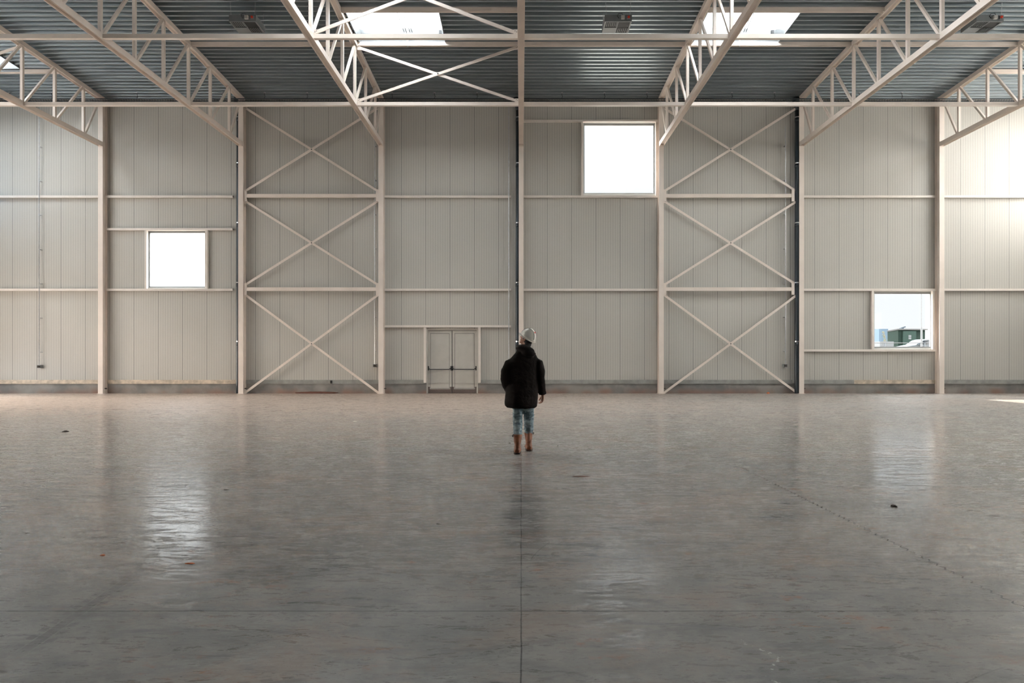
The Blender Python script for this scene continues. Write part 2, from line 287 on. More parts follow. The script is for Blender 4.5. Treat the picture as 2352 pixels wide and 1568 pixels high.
# ------------------------------------------------------------------ mesh helpers
def wloc(o):
    v = Vector((0, 0, 0))
    while o: v += o.location; o = o.parent
    return v
class MB:
    def __init__(s): s.v = []; s.f = []
    def quad(s, *p):
        i = len(s.v); s.v += [Vector(q) for q in p]; s.f.append(tuple(range(i, i+len(p)))); return s
    def box(s, x0, x1, y0, y1, z0, z1):
        x0, x1 = min(x0, x1), max(x0, x1); y0, y1 = min(y0, y1), max(y0, y1); z0, z1 = min(z0, z1), max(z0, z1)
        i = len(s.v)
        s.v += [Vector(p) for p in ((x0,y0,z0),(x1,y0,z0),(x1,y1,z0),(x0,y1,z0),(x0,y0,z1),(x1,y0,z1),(x1,y1,z1),(x0,y1,z1))]
        for f in ((0,3,2,1),(4,5,6,7),(0,1,5,4),(1,2,6,5),(2,3,7,6),(3,0,4,7)): s.f.append(tuple(i+k for k in f))
        return s
    def beam(s, a, b, w, h, up=(0, 0, 1)):
        """rectangular bar from a to b, w across, h along up"""
        a, b = Vector(a), Vector(b); d = (b-a).normalized(); u = Vector(up); r = d.cross(u).normalized(); u = r.cross(d).normalized()
        i = len(s.v)
        for p in (a, b):
            for (q, t) in ((-1,-1),(1,-1),(1,1),(-1,1)): s.v.append(p + r*q*w/2 + u*t*h/2)
        for f in ((0,1,2,3),(7,6,5,4),(0,4,5,1),(1,5,6,2),(2,6,7,3),(3,7,4,0)): s.f.append(tuple(i+k for k in f))
        return s
    def hbeam(s, a, b, w, h, t=.012, up=(0, 0, 1)):
        """H section: two flanges (height h along up) w apart joined by a web across the middle"""
        a, b = Vector(a), Vector(b); d = (b-a).normalized(); r = d.cross(Vector(up)).normalized()
        o = r*(w/2-t/2)
        s.beam(a+o, b+o, t, h, up); s.beam(a-o, b-o, t, h, up); s.beam(a, b, w-2*t, t, up); return s
    def tube(s, pts, r, n=10, cap=True):
        pts = [Vector(p) for p in pts]; rs = r if isinstance(r, (list, tuple)) else [r]*len(pts)
        base = len(s.v); prev = None
        for k, p in enumerate(pts):
            d = (pts[min(k+1, len(pts)-1)] - pts[max(k-1, 0)]).normalized()
            if prev is None: u = d.orthogonal().normalized()
            else: u = (prev - d*prev.dot(d)).normalized()
            prev = u; w = d.cross(u)
            for j in range(n):
                a = 2*PI*j/n; s.v.append(p + (u*math.cos(a) + w*math.sin(a))*rs[k])
        for k in range(len(pts)-1):
            for j in range(n):
                a, b = base+k*n+j, base+k*n+(j+1)%n; s.f.append((a, b, b+n, a+n))
        if cap:
            s.f.append(tuple(base+j for j in range(n))[::-1]); s.f.append(tuple(base+(len(pts)-1)*n+j for j in range(n)))
        return s
    def loft(s, secs, n=20, power=2.0, axis='Z'):
        """closed tube of super-ellipse sections (cx, cy, cz, r1, r2)"""
        base = len(s.v)
        for (cx, cy, cz, a, b) in secs:
            for j in range(n):
                t = 2*PI*j/n; ct, st = math.cos(t), math.sin(t)
                p = math.copysign(abs(ct)**(2/power), ct)*a; q = math.copysign(abs(st)**(2/power), st)*b
                s.v.append(Vector((cx+p, cy+q, cz)) if axis == 'Z' else Vector((cx+p, cy, cz+q)))
        m = len(secs)
        for k in range(m-1):
            for j in range(n):
                a, b = base+k*n+j, base+k*n+(j+1)%n; s.f.append((a, b, b+n, a+n))
        s.f.append(tuple(base+j for j in range(n))[::-1]); s.f.append(tuple(base+(m-1)*n+j for j in range(n)))
        return s
    def ell(s, c, r, nu=16, nv=10, rot=None, z0=-1.0, z1=1.0):
        base = len(s.v); c = Vector(c)
        for i in range(nv+1):
            z = z0 + (z1-z0)*(1-math.cos(PI*i/nv))/2; q = math.sqrt(max(0, 1-z*z))
            q = max(q, .02)
            for j in range(nu):
                t = 2*PI*j/nu; p = Vector((r[0]*q*math.cos(t), r[1]*q*math.sin(t), r[2]*z))
                if rot: p = rot @ p
                s.v.append(c+p)
        for i in range(nv):
            for j in range(nu):
                a, b = base+i*nu+j, base+i*nu+(j+1)%nu; s.f.append((a, b, b+nu, a+nu))
        s.f.append(tuple(base+j for j in range(nu))[::-1]); s.f.append(tuple(base+nv*nu+j for j in range(nu)))
        return s
    def prism(s, prof, a, b, axis=0):
        """polygon prof [(p,q)] extruded along axis from a to b"""
        n = len(prof); i = len(s.v)
        for t in (a, b):
            for (p, q) in prof:
                s.v.append(Vector((t, p, q)) if axis == 0 else Vector((p, t, q)) if axis == 1 else Vector((p, q, t)))
        s.f.append(tuple(i+k for k in range(n))); s.f.append(tuple(i+n+k for k in range(n))[::-1])
        for k in range(n):
            l = (k+1) % n; s.f.append((i+k, i+l, i+n+l, i+n+k))
        return s
    def xform(s, mtx): s.v = [mtx @ v for v in s.v]; return s
    def build(s, name, m, parent=None, smooth=False, at=None):
        me = bpy.data.meshes.new(name); o0 = wloc(parent) if parent else (Vector(at) if at else Vector((0, 0, 0)))
        me.from_pydata([tuple(v-o0) for v in s.v], [], s.f)
        bm = bmesh.new(); bm.from_mesh(me); bmesh.ops.recalc_face_normals(bm, faces=bm.faces); bm.to_mesh(me); bm.free()
        me.materials.append(M[m] if isinstance(m, str) else m)
        if smooth: me.polygons.foreach_set('use_smooth', [True]*len(me.polygons))
        o = bpy.data.objects.new(name, me); C.objects.link(o)
        if parent: o.parent = parent
        else: o.location = o0
        return o
def tag(o, label=None, cat=None, group=None, kind=None):
    if label: o['label'] = label
    if cat: o['category'] = cat
    if group: o['group'] = group
    if kind: o['kind'] = kind
    return o
def thing(name, loc, label, cat, group=None, kind=None):
    o = bpy.data.objects.new(name, None); C.objects.link(o); o.location = loc; o.empty_display_size = .2
    return tag(o, label, cat, group, kind)
def copy_tree(o, parent=None):
    c = o.copy(); C.objects.link(c); c.parent = parent
    for ch in list(o.children): copy_tree(ch, c)
    return c
def struct(mb, name, m, label, cat, **k):
    return tag(mb.build(name, m, **k), label, cat, kind='structure')

def wall_holes(axis, c0, c1, a0, a1, z0, z1, holes):
    """slab in the plane normal to axis ('Y' back wall / 'X' side wall) between depths c0 and c1, with rectangular holes (a0,a1,z0,z1)"""
    mb = MB()
    P = (lambda a, c, z: (a, c, z)) if axis == 'Y' else (lambda a, c, z: (c, a, z))
    As = sorted({a0, a1} | {h[0] for h in holes} | {h[1] for h in holes}); Zs = sorted({z0, z1} | {h[2] for h in holes} | {h[3] for h in holes})
    for i in range(len(As)-1):
        for j in range(len(Zs)-1):
            ca, cz = (As[i]+As[i+1])/2, (Zs[j]+Zs[j+1])/2
            if any(h[0] < ca < h[1] and h[2] < cz < h[3] for h in holes): continue
            for c in (c0, c1): mb.quad(P(As[i], c, Zs[j]), P(As[i+1], c, Zs[j]), P(As[i+1], c, Zs[j+1]), P(As[i], c, Zs[j+1]))
    for (x0, x1, y0, y1) in list(holes) + [(a0, a1, z0, z1)]:
        mb.quad(P(x0, c0, y0), P(x0, c1, y0), P(x0, c1, y1), P(x0, c0, y1)); mb.quad(P(x1, c0, y0), P(x1, c1, y0), P(x1, c1, y1), P(x1, c0, y1))
        mb.quad(P(x0, c0, y0), P(x1, c0, y0), P(x1, c1, y0), P(x0, c1, y0)); mb.quad(P(x0, c0, y1), P(x1, c0, y1), P(x1, c1, y1), P(x0, c1, y1))
    return mb

# ------------------------------------------------------------------ hall dimensions
YW = F/58.0                       # inner face of the back wall (25.86 m)
YC0, YC1 = 25.54, 25.84           # steel column front and back
BAY = 5.486; XS = 22.05           # column spacing; inner faces of the side walls
YR = -12.0
def wx(px, Y=YW): return (px-VX)*Y/F
def wz(py, Y=YW): return H-(py-VY)*Y/F
def colx(k): return (k-3)*BAY
def deck_z(Y): return H + 10.24 + .045*(25.55-Y)
BAYN = {-1: 'far left bay with the conduit', 0: 'small left window bay', 1: 'left cross-braced bay', 2: 'double door bay', 3: 'large high window bay', 4: 'right cross-braced bay', 5: 'low right window bay', 6: 'far right bay'}

# ------------------------------------------------------------------ structure: floor, walls, roof deck
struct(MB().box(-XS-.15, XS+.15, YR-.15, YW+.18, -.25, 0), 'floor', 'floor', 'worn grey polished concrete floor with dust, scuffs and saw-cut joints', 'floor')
W1 = (wx(338), wx(471), wz(660.5), wz(530.5)); W2 = (wx(1340), wx(1505), wz(445), wz(283)); W3 = (wx(2008), wx(2143), wz(799), wz(671))
D1 = (wx(979.5), wx(1098), 0, wz(755))
ZP = wz(880); ZB = wz(872)
mb = wall_holes('Y', YW, YW+.16, -XS-.15, XS+.15, ZP, 12.6, [W1, W2, W3, (D1[0], D1[1], ZP, D1[3])])
struct(mb, 'wall_back', 'panelx', 'pale ribbed sandwich panel wall behind the steel columns', 'wall')
mb = MB(); mb.box(-XS-.15, D1[0], YW-.03, YW+.16, 0, ZP); mb.box(D1[1], XS+.15, YW-.03, YW+.16, 0, ZP)
struct(mb, 'baseboard_back', 'plinth', 'stained concrete plinth along the foot of the back wall', 'plinth')
RO = [(19.6, 21.9, 3.1, 4.5), (7.0, 12.0, 0.0, 4.2), (16.5, 25.4, 7.1, 10.9), (2.0, 14.5, 8.6, 11.0)]
LO = [(15.0, 23.4, 0.0, 3.9), (20.6, 25.4, 6.9, 9.8), (3.0, 19.0, 8.4, 11.0)]
struct(wall_holes('X', XS, XS+.15, YR-.15, YW+.18, 0, 13.6, RO), 'wall_right', 'panely', 'right hand panel wall with a loading doorway and added high daylight strips', 'wall')
struct(wall_holes('X', -XS-.15, -XS, YR-.15, YW+.18, 0, 13.6, LO), 'wall_left', 'panely', 'left hand panel wall with a wide open doorway', 'wall')
struct(wall_holes('Y', YR-.15, YR, -XS-.15, XS+.15, 0, 13.6, []), 'wall_front', 'panelx', 'closed panel wall behind the viewer', 'wall')

for n_, (xx, hh) in enumerate(((XS, RO[2]), (-XS, LO[1]), (XS, RO[3]), (-XS, LO[2]))):  # unseen opal panels added to light the back wall and roof deck
    sg = 1 if xx > 0 else -1
    w_ = thing('window_%d' % (4+n_), (xx, (hh[0]+hh[1])/2, hh[2]), 'added unseen high opal light panel in the %s side wall' % ('right', 'left', 'rear part of the right', 'rear part of the left')[n_], 'window', kind='structure')
    MB().box(xx+sg*.06, xx+sg*.075, hh[0], hh[1], hh[2], hh[3]).build('pane', ('opal_r', 'opal_l', 'opal', 'opal')[n_], w_)
    fm = MB()
    for y_ in (hh[0], (hh[0]+hh[1])/2-.03, hh[1]-.06): fm.box(xx+sg*.01, xx+sg*.059, y_, y_+.06, hh[2], hh[3])
    fm.build('window_frame', 'white', w_)
# skylight openings (x0, x1, y0, y1)
SKY = [(-5.34, -2.47, 19.72, 21.70), (5.64, 8.50, 19.72, 21.70), (-21.3, -17.85, 19.9, 23.35), (18.0, 21.3, 19.9, 23.35)]
SKYB = [(-5.34, -2.47, 13.6, 17.3), (5.64, 8.50, 13.6, 17.3)]   # added unseen skylights further up the roof, lighting wall and floor
def deck():
    mb = MB(); P = .25; D = .20
    n0 = int(math.floor(YR/P)); n1 = int(math.ceil(YW/P))+1
    prof = []
    for n in range(n0, n1):
        y = n*P
        prof += [(y, 0), (y+.06, 0), (y+.095, D), (y+.215, D)]
    xs = sorted({-XS, XS} | {v for s_ in SKY+SKYB for v in s_[:2]})
    for i in range(len(xs)-1):
        xa, xb = xs[i], xs[i+1]; cx = (xa+xb)/2
        for k in range(len(prof)-1):
            (ya, ha), (yb, hb) = prof[k], prof[k+1]
            if yb <= YR or ya >= YW+.1: continue
            parts = [(ya, yb)]
            for (sx0, sx1, sy0, sy1) in SKY+SKYB:
                if sx0 < cx < sx1:
                    new = []
                    for (p, q) in parts:
                        if q <= sy0 or p >= sy1: new.append((p, q))
                        else:
                            if p < sy0: new.append((p, sy0))
                            if q > sy1: new.append((sy1, q))
                    parts = new
            for (p, q) in parts:
                f = lambda y: deck_z(y) + ha + (hb-ha)*(y-ya)/(yb-ya)
                mb.quad((xa, p, f(p)), (xb, p, f(p)), (xb, q, f(q)), (xa, q, f(q)))
    # insulation layer above the profiled sheet keeps daylight out
    for (xa, xb) in [(xs[i], xs[i+1]) for i in range(len(xs)-1)]:
        cx = (xa+xb)/2; cuts = sorted([(s_[2], s_[3]) for s_ in SKY+SKYB if s_[0] < cx < s_[1]]); y = YR-.15
        segs = []
        for (p, q) in cuts: segs.append((y, p)); y = q
        segs.append((y, YW+.18))
        xa2 = xa-.15 if xa == -XS else xa; xb2 = xb+.15 if xb == XS else xb
        for (p, q) in segs:
            i = len(mb.v)
            for z in (D+.01, D+.16):
                for (X_, Y_) in ((xa2, p), (xb2, p), (xb2, q), (xa2, q)): mb.v.append(Vector((X_, Y_, deck_z(Y_)+z)))
            for f in ((0,3,2,1),(4,5,6,7),(0,1,5,4),(1,2,6,5),(2,3,7,6),(3,0,4,7)): mb.f.append(tuple(i+k for k in f))
    return mb
struct(deck(), 'ceiling', 'deck', 'corrugated galvanised roof deck over the trusses', 'ceiling')

# ------------------------------------------------------------------ windows
def window(n, r, label, lab):
    x0, x1, z0, z1 = r
    o = thing('window_%d' % n, ((x0+x1)/2, YW, z0), label, 'window', kind='structure')
    t = .055; yb = YW+.16
    f = MB()
    f.box(x0-.10, x0, YW-.02, YW+.001, z0-.10, z1+.10).box(x1, x1+.10, YW-.02, YW+.001, z0-.10, z1+.10).box(x0, x1, YW-.02, YW+.001, z0-.10, z0).box(x0, x1, YW-.02, YW+.001, z1, z1+.10)
    f.build('window_surround', 'frame', o)
    f = MB()
    f.box(x0, x0+t, yb-.07, yb, z0, z1).box(x1-t, x1, yb-.07, yb, z0, z1).box(x0+t, x1-t, yb-.07, yb, z0, z0+t).box(x0+t, x1-t, yb-.07, yb, z1-t, z1)
    f.build('window_frame', 'pvc', o)
    f = MB(); f.box(x0, x0+.012, YW, yb-.07, z0, z1).box(x1-.012, x1, YW, yb-.07, z0, z1).box(x0, x1, YW, yb-.07, z0, z0+.012).box(x0, x1, YW, yb-.07, z1-.012, z1)
    f.build('window_sill', 'reveal', o)
    MB().quad((x0+t, yb-.04, z0+t), (x1-t, yb-.04, z0+t), (x1-t, yb-.04, z1-t), (x0+t, yb-.04, z1-t)).build('pane', 'glass', o)
    return o
window(1, W1, 'small square window high in the left part of the back wall', 1)
window(2, W2, 'largest square window, just under the roof right of centre', 2)
window(3, W3, 'low square window at right with a view of a parked car', 3)

# ------------------------------------------------------------------ double door
dx0, dx1, dz1 = D1[0], D1[1], D1[3]
dr = thing('door_1', ((dx0+dx1)/2, YW, 0), 'beige double emergency exit door with black push bars', 'door', kind='structure')
MB().box(dx0, dx0+.055, YW-.01, YW+.10, 0, dz1).box(dx1-.055, dx1, YW-.01, YW+.10, 0, dz1).box(dx0+.055, dx1-.055, YW-.01, YW+.10, dz1-.06, dz1).build('door_frame', 'leaf', dr)
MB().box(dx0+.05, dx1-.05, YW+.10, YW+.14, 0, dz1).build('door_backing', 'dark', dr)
xm = wx(1038)
for (a, b) in ((dx0+.06, xm-.012), (xm+.012, dx1-.06)):
    lf_ = MB(); zt = dz1-.075; y0, y1 = YW+.035, YW+.085
    px0, px1, pz0, pz1 = a+.10, b-.10, .20, zt-.11
    lf_.box(a, px0-.012, y0, y1, 0.01, zt).box(px1+.012, b, y0, y1, .01, zt).box(px0-.012, px1+.012, y0, y1, .01, pz0-.012).box(px0-.012, px1+.012, y0, y1, pz1+.012, zt)
    L_ = lf_.build('door_leaf', 'leaf', dr)
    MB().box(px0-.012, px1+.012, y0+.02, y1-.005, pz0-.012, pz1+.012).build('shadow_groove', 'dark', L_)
    MB().box(px0, px1, y0-.004, y0+.03, pz0, pz1).build('leaf_panel', 'leaf', L_)
    MB().box(a+.002, b-.002, y0-.012, y0-.001, .012, pz0-.035).box(a+.002, px0-.03, y0-.012, y0-.001, pz0-.035, pz0+.06).box(px1+.03, b-.002, y0-.012, y0-.001, pz0-.035, pz0+.06).build('kick_plate', 'kick', L_)
    zb = wz(848); br = MB()
    br.tube([(a+.02, y0-.06, zb+.06), (a+.05, y0-.11, zb+.03), (a+.09, y0-.13, zb), (b-.09, y0-.13, zb), (b-.05, y0-.11, zb+.03), (b-.02, y0-.06, zb+.06)], .016, 8)
    br.box(a+.002, a+.04, y0-.075, y0-.013, zb-.04, zb+.13).box(b-.04, b-.002, y0-.075, y0-.013, zb-.04, zb+.13)
    br.build('push_bar', 'black', L_)
# jambs + header rails around openings are separate posts (built below)

# ------------------------------------------------------------------ steel columns
colname = ['leftmost column, left of the small window', 'column with drain pipe between small window and left cross braces', 'column between left cross braces and double door',
           'central column with drain pipe behind the walking person', 'column just right of the largest window', 'column with thick dark drain pipe right of the right cross braces', 'rightmost column, right of the low window']
CT = deck_z(25.7)-.02
def make_column():
    r = thing('steel_column', (0, (YC0+YC1)/2, 0), 'x', 'column', 'steel columns along the back wall')
    mb = MB(); w = .19; t = .016
    mb.box(-w/2, w/2, YC0, YC0+t, .012, CT).box(-w/2, w/2, YC1-t, YC1-.005, .012, CT).box(-.008, .008, YC0+t, YC1-t, .012, CT); mb.build('shaft', 'steel', r)
    MB().box(-.13, .13, YC0-.02, YC1-.02, 0, .012).build('base_plate', 'steel', r)
    mb = MB().box(.095, .20, YC0+.10, YC0+.115, .19, .21).box(.13, .17, YC0+.09, YC0+.125, .175, .225); mb.build('anchor_bolt', 'scrap', r)
    return r
proto = make_column()
for k in range(7):
    o = proto if k == 0 else copy_tree(proto)
    o.location.x = colx(k); o['label'] = 'cream steel ' + colname[k]

# ------------------------------------------------------------------ roof trusses
NODES = [24.55-1.505*i for i in range(22)]
ZL0 = H+8.28; ZL1 = ZL0+.17
def top_u(Y): return deck_z(Y)-.16
def make_truss():
    r = thing('roof_truss', (0, 25.5, ZL0), 'x', 'truss', 'roof trusses')
    yn = NODES[-1]-1.0
    MB().hbeam((0, YC0-.002, (ZL0+ZL1)/2), (0, yn, (ZL0+ZL1)/2), .18, .17).build('bottom_chord', 'steel', r)
    a = (0, YC0+.2, top_u(YC0+.2)+.078); b = (0, yn, top_u(yn)+.078)
    MB().hbeam(a, b, .18, .155).build('top_chord', 'steel', r)
    for i, y in enumerate(NODES):
        MB().beam((0, y, ZL1-.07), (0, y, top_u(y)+.07), .085, .085, up=(1, 0, 0)).build('upright', 'steel', r)
        yt = NODES[i-1]+.09 if i else YC0-.03
        yt = NODES[i-1]-.07 if i else YC0-.05
        MB().beam((0, y+.07, ZL1-.02), (0, yt, top_u(yt)+.02), .07, .07, up=(1, 0, 0)).build('diagonal', 'steel', r)
        MB().box(-.012, .012, y-.14, y+.06, top_u(y)-.05, top_u(y)+.0).build('gusset_plate', 'steel', r)
        MB().box(-.012, .012, y-.05, y+.14, ZL1, ZL1+.04).build('gusset_plate', 'steel', r)
    return r
trn = ['leftmost roof truss, cropped by the left edge', 'roof truss ending above the left drain pipe', 'roof truss beside the left skylight', 'central roof truss seen straight from below',
       'roof truss ending beside the largest window', 'roof truss right of the right skylight', 'rightmost roof truss ending above the low window side']
proto = make_truss()
for k in range(7):
    o = proto if k == 0 else copy_tree(proto)
    o.location.x = colx(k); o['label'] = 'cream lattice ' + trn[k]

# ------------------------------------------------------------------ tie beams (bottom chord), roof beams, cross braces between trusses
def seg_ends(k, gap):
    a = -XS if k == -1 else colx(k)+gap
    b = XS if k == 6 else colx(k+1)-gap
    return a, b
YT = (NODES[2], NODES[5])
for j, y in enumerate(YT):
    for k in range(-1, 7):
        a, b = seg_ends(k, .091)
        o = MB().box(a, b, y-.055, y+.055, ZL0+.03, ZL0+.14).build('tie_beam', 'steel', at=((a+b)/2, y, ZL0))
        tag(o, 'cream horizontal tie tube %s, crossing the %s' % (('nearest the back wall', 'second from the back wall')[j], BAYN[k]), 'beam', 'tie tubes between the truss bottom chords')
def roofbeam(k, y, lab, x0=None, x1=None):
    a, b = seg_ends(k, .091)
    z = deck_z(y)-.001
    if x0 is not None: a = x0
    if x1 is not None: b = x1
    o = MB().hbeam((a, y, z-.065), (b, y, z-.065), .10, .125, .01).build('roof_beam', 'steel', at=((a+b)/2, y, z-.13))
    tag(o, lab, 'beam', 'beams under the roof deck')
for k in range(1, 6): roofbeam(k, 21.56, 'cream beam under the deck, wall side row, over the %s' % BAYN[k])
for k, s_ in ((2, 'left'), (4, 'right')): roofbeam(k, 19.60, 'cream roof beam along the viewer side of the %s skylight' % s_)
roofbeam(-1, 23.42, 'cream roof beam holding the skylight cut by the left edge'); roofbeam(6, 23.42, 'cream roof beam holding the skylight cut by the right edge')

def brace(name, k, y, za, zb, label, group, off=.10, w=.085, plates=True, swap=False):
    xa, xb = colx(k)+off if k >= 0 else -XS+.02, colx(k+1)-off if k < 6 else XS-.02
    r = thing(name, ((xa+xb)/2, y, za), label, 'brace', group)
    MB().beam((xa, y-.012, za), (xb, y-.012, zb), w, .03, up=(0, 1, 0)).build('bar', 'steel', r)
    MB().beam((xa, y+.022, zb), (xb, y+.022, za), w, .03, up=(0, 1, 0)).build('bar', 'steel', r)
    MB().tube([((xa+xb)/2, y-.04, (za+zb)/2), ((xa+xb)/2, y+.04, (za+zb)/2)], .022, 8).build('bolt', 'tray', r)
    if plates:
        for (X, Z) in ((xa, za), (xb, za), (xa, zb), (xb, zb)):
            sx = 1 if X < (xa+xb)/2 else -1; sz = 1 if Z == za else -1
            MB().box(X-sx*.02, X+sx*.10, y+.002, y+.0075, Z-sz*.07, Z+sz*.09).build('gusset_plate', 'steel', r)
            for q in (.02, .06): MB().tube([(X+sx*q, y-.035, Z+sz*q*.65), (X+sx*q, y-.026, Z+sz*q*.65)], .010, 6).build('bolt', 'tray', r)
    return r
# between trusses (vertical plane across the bay)
for k, nm in ((-1, 'far left bay'), (2, 'bay with the left skylight'), (6, 'far right bay')):
    for j, y in enumerate(YT):
        za, zb = ZL1+.02, deck_z(y)-.17
        brace('truss_cross_brace', k, y, za, zb, 'cream X brace between trusses in the %s, %s' % (nm, ('on the wall side', 'on the viewer side')[j]), 'X braces between the roof trusses')
# wall bracing
YB = 25.66
for k, side in ((1, 'left'), (4, 'right')):
    S = lambda py: wz(py, YB)
    for (y0, y1, nm) in ((440, 247, 'top'), (655, 461, 'middle'), (905, 676, 'bottom')):
        zlo = max(S(y0), .02); zhi = S(y1)
        brace('wall_cross_brace', k, YB, zlo, zhi, '%s steel X brace of the %s braced bay of the wall' % (nm, side), 'X braces on the back wall', off=.11 if nm != 'bottom' else .11, plates=(nm != 'bottom'))
    for (y0, y1, nm) in ((446, 454, 'upper'), (660, 668, 'lower')):
        a, b = colx(k)+.10, colx(k+1)-.10
        if k in (4,): b -= .16
        st = thing('wall_strut', ((a+b)/2, YB, S(y1)), '%s thick horizontal strut across the %s' % (nm, BAYN[k]), 'beam', 'struts of the braced bays')
        MB().box(a, b, YB-.06, YB+.06, S(y1), S(y0)).build('tube', 'steel', st)
        for X, sx in ((a, 1), (b, -1)): MB().box(X, X+sx*.11, YB-.072, YB-.061, S(y1)-.16, S(y0)+.16).build('end_plate', 'steel', st)

# ------------------------------------------------------------------ wall rails and posts
YG0, YG1 = YW-.13, YW-.012
def rail(a, b, z, label, h=.085):
    mb = MB(); mb.box(a, b, YG0, YG0+.012, z-h/2, z+h/2).box(a, b, YG0+.012, YG1, z+h/2-.012, z+h/2).box(a, b, YG0+.012, YG1, z-h/2, z-h/2+.012)
    o = mb.build('wall_rail', 'rail', at=((a+b)/2, YG0, z-h/2)); tag(o, label, 'rail', 'horizontal rails on the back wall')
PIPE = {0: -.30, 2: -.30, 4: -.30}
for k in range(-1, 7):
    if k in (1, 4): continue
    a, b = seg_ends(k, .10); b += PIPE.get(k, 0) if k < 6 else 0
    for (py, nm) in ((451, 'upper'), (665, 'middle')):
        rail(a, b, wz(py, YG0), '%s long light rail on the wall in the %s' % (nm, BAYN[k]))
a, b = seg_ends(0, .10); rail(a, b-.30, wz(526, YG0), 'light rail along the top of the small left window')
a, b = seg_ends(3, .10); rail(a, b, wz(277, YG0), 'light rail along the top of the largest window', .075)
a, b = seg_ends(5, .10); rail(a, b, wz(804.5, YG0), 'light rail along the sill of the low right window')
a, b = seg_ends(2, .10); rail(a, b-.30, wz(749, YG0), 'light rail passing over the double door')
def post(px0, px1, py0, py1, label):
    x0, x1 = wx(px0, YG0), wx(px1, YG0)
    o = MB().box(x0, x1, YG0+.004, YG1, wz(py1, YG0), wz(py0, YG0)).build('window_post', 'rail', at=((x0+x1)/2, YG0, wz(py1, YG0))); tag(o, label, 'post', 'posts beside wall openings')
post(332, 336.5, 529, 662.4, 'left upright post of the small left window'); post(471.5, 476.5, 529, 662.4, 'right upright post of the small left window')
post(1335, 1339, 279.5, 448.4, 'left upright post of the largest window'); post(1506, 1510, 279.5, 448.4, 'right upright post of the largest window')
post(2003, 2007, 667.6, 802, 'left upright post of the low right window'); post(2142.5, 2147, 667.6, 802, 'right upright post of the low right window')
post(973, 978.5, 751.6, 878.5, 'left upright post beside the double door'); post(1098.5, 1104, 751.6, 878.5, 'right upright post beside the double door')

# flashing along the foot of the panels
tn = 0
def flash(a, b, m, lab):
    global tn
    tn += 1
    mb = MB(); mb.box(a, b, YW-.06, YW-.001, ZP+.001, ZB-.02).box(a, b, YW-.065, YW-.06, ZP-.02, ZB+.0)
    o = struct(mb, 'trim_%d' % tn, m, lab, 'trim')
for k in range(-1, 7):
    a, b = seg_ends(k, .10)
    mm = 'tan' if k in (-1, 0) else ('rail' if False else 'greyflash')
    if k in (0, 2, 4): b -= .16
    if k == 2:
        flash(a, wx(974), mm, 'grey metal base flashing left of the double door'); flash(wx(1103), b, mm, 'grey metal base flashing right of the double door')
    elif k == 5:
        flash(a, wx(1960), mm, 'grey half of the base flashing below the low right window'); flash(wx(1960), b, 'tan', 'dusty tan half of the base flashing below the low right window')
    else: flash(a, b, mm, '%s metal base flashing in the %s' % ('dusty tan' if mm == 'tan' else 'grey', BAYN[k]))

# ------------------------------------------------------------------ drain pipes
pn = {1: 'dark drain pipe left of the small-window-side column', 3: 'dark drain pipe rising behind the walking person', 5: 'thick dark drain pipe at the right cross-braced bay'}
def make_pipe():
    r = thing('drain_pipe', (0, YC0+.14, 0), 'x', 'pipe', 'dark rainwater pipes beside columns')
    xp = -.118; yp = YC0+.126
    MB().tube([(xp-.02, yp, .01), (xp-.02, yp, .35), (xp-.012, yp, 3.0), (xp, yp, 8.0), (xp, yp, deck_z(yp)-.5)], .090, 20).build('pipe', 'pipe', r, True)
    MB().tube([(xp, yp, deck_z(yp)-.52), (xp-.0, yp, deck_z(yp)-.40), (xp-.05, yp, deck_z(yp)-.22), (xp-.05, yp, deck_z(yp)-.03)], [.095, .10, .15, .15], 16).build('hopper', 'pipe', r, True)
    for py in (784, 649, 512, 375, 270):
        z = wz(py, yp); dxp = -.012 if z < 5 else -.004
        MB().tube([(xp+dxp, yp, z-.022), (xp+dxp, yp, z+.022)], .0965, 20).build('clamp', 'chrome', r)
        MB().tube([(xp+dxp, yp, z-.16), (xp+dxp, yp, z-.04)], .0945, 20).build('coupling', 'pipe', r, True)
    return r
proto = make_pipe()
for n_, k in enumerate((1, 3, 5)):
    o = proto if n_ == 0 else copy_tree(proto)
    o.location.x = colx(k); o['label'] = pn[k]

# ------------------------------------------------------------------ conduits with sockets
def conduit(px, py0, py1, label, socket=True, m='galv'):
    y = YW-.145; x = wx(px, y); z0 = wz(py1, y); z1 = wz(py0, y)
    r = thing('cable_conduit', (x, y, z0), label, 'conduit', 'surface conduits on the back wall')
    MB().tube([(x, y, z0), (x, y, z1)], .016, 8).build('tube', m, r)
    z = z0+.5
    while z < z1: MB().box(x-.03, x+.03, y-.002, YW-.001, z-.012, z+.012).build('clip', m, r); z += 1.35
    if socket:
        MB().box(x-.065, x+.065, y-.03, YW-.001, z0-.12, z0).build('socket_box', 'grey', r)
        MB().box(x-.05, x+.05, y-.045, y-.031, z0-.10, z0-.02).tube([(x, y-.06, z0-.06), (x, y-.045, z0-.06)], .03, 12).build('socket_outlet', 'scrap', r)
conduit(90, 240, 838, 'thin conduit with socket in the far left bay'); conduit(861, 275, 836, 'thin conduit with socket beside the left cross braces')
conduit(1804, 290, 836, 'thin conduit with socket beside the right cross braces'); conduit(1168.5, 240, 872, 'thin conduit without socket left of the central drain pipe', False)

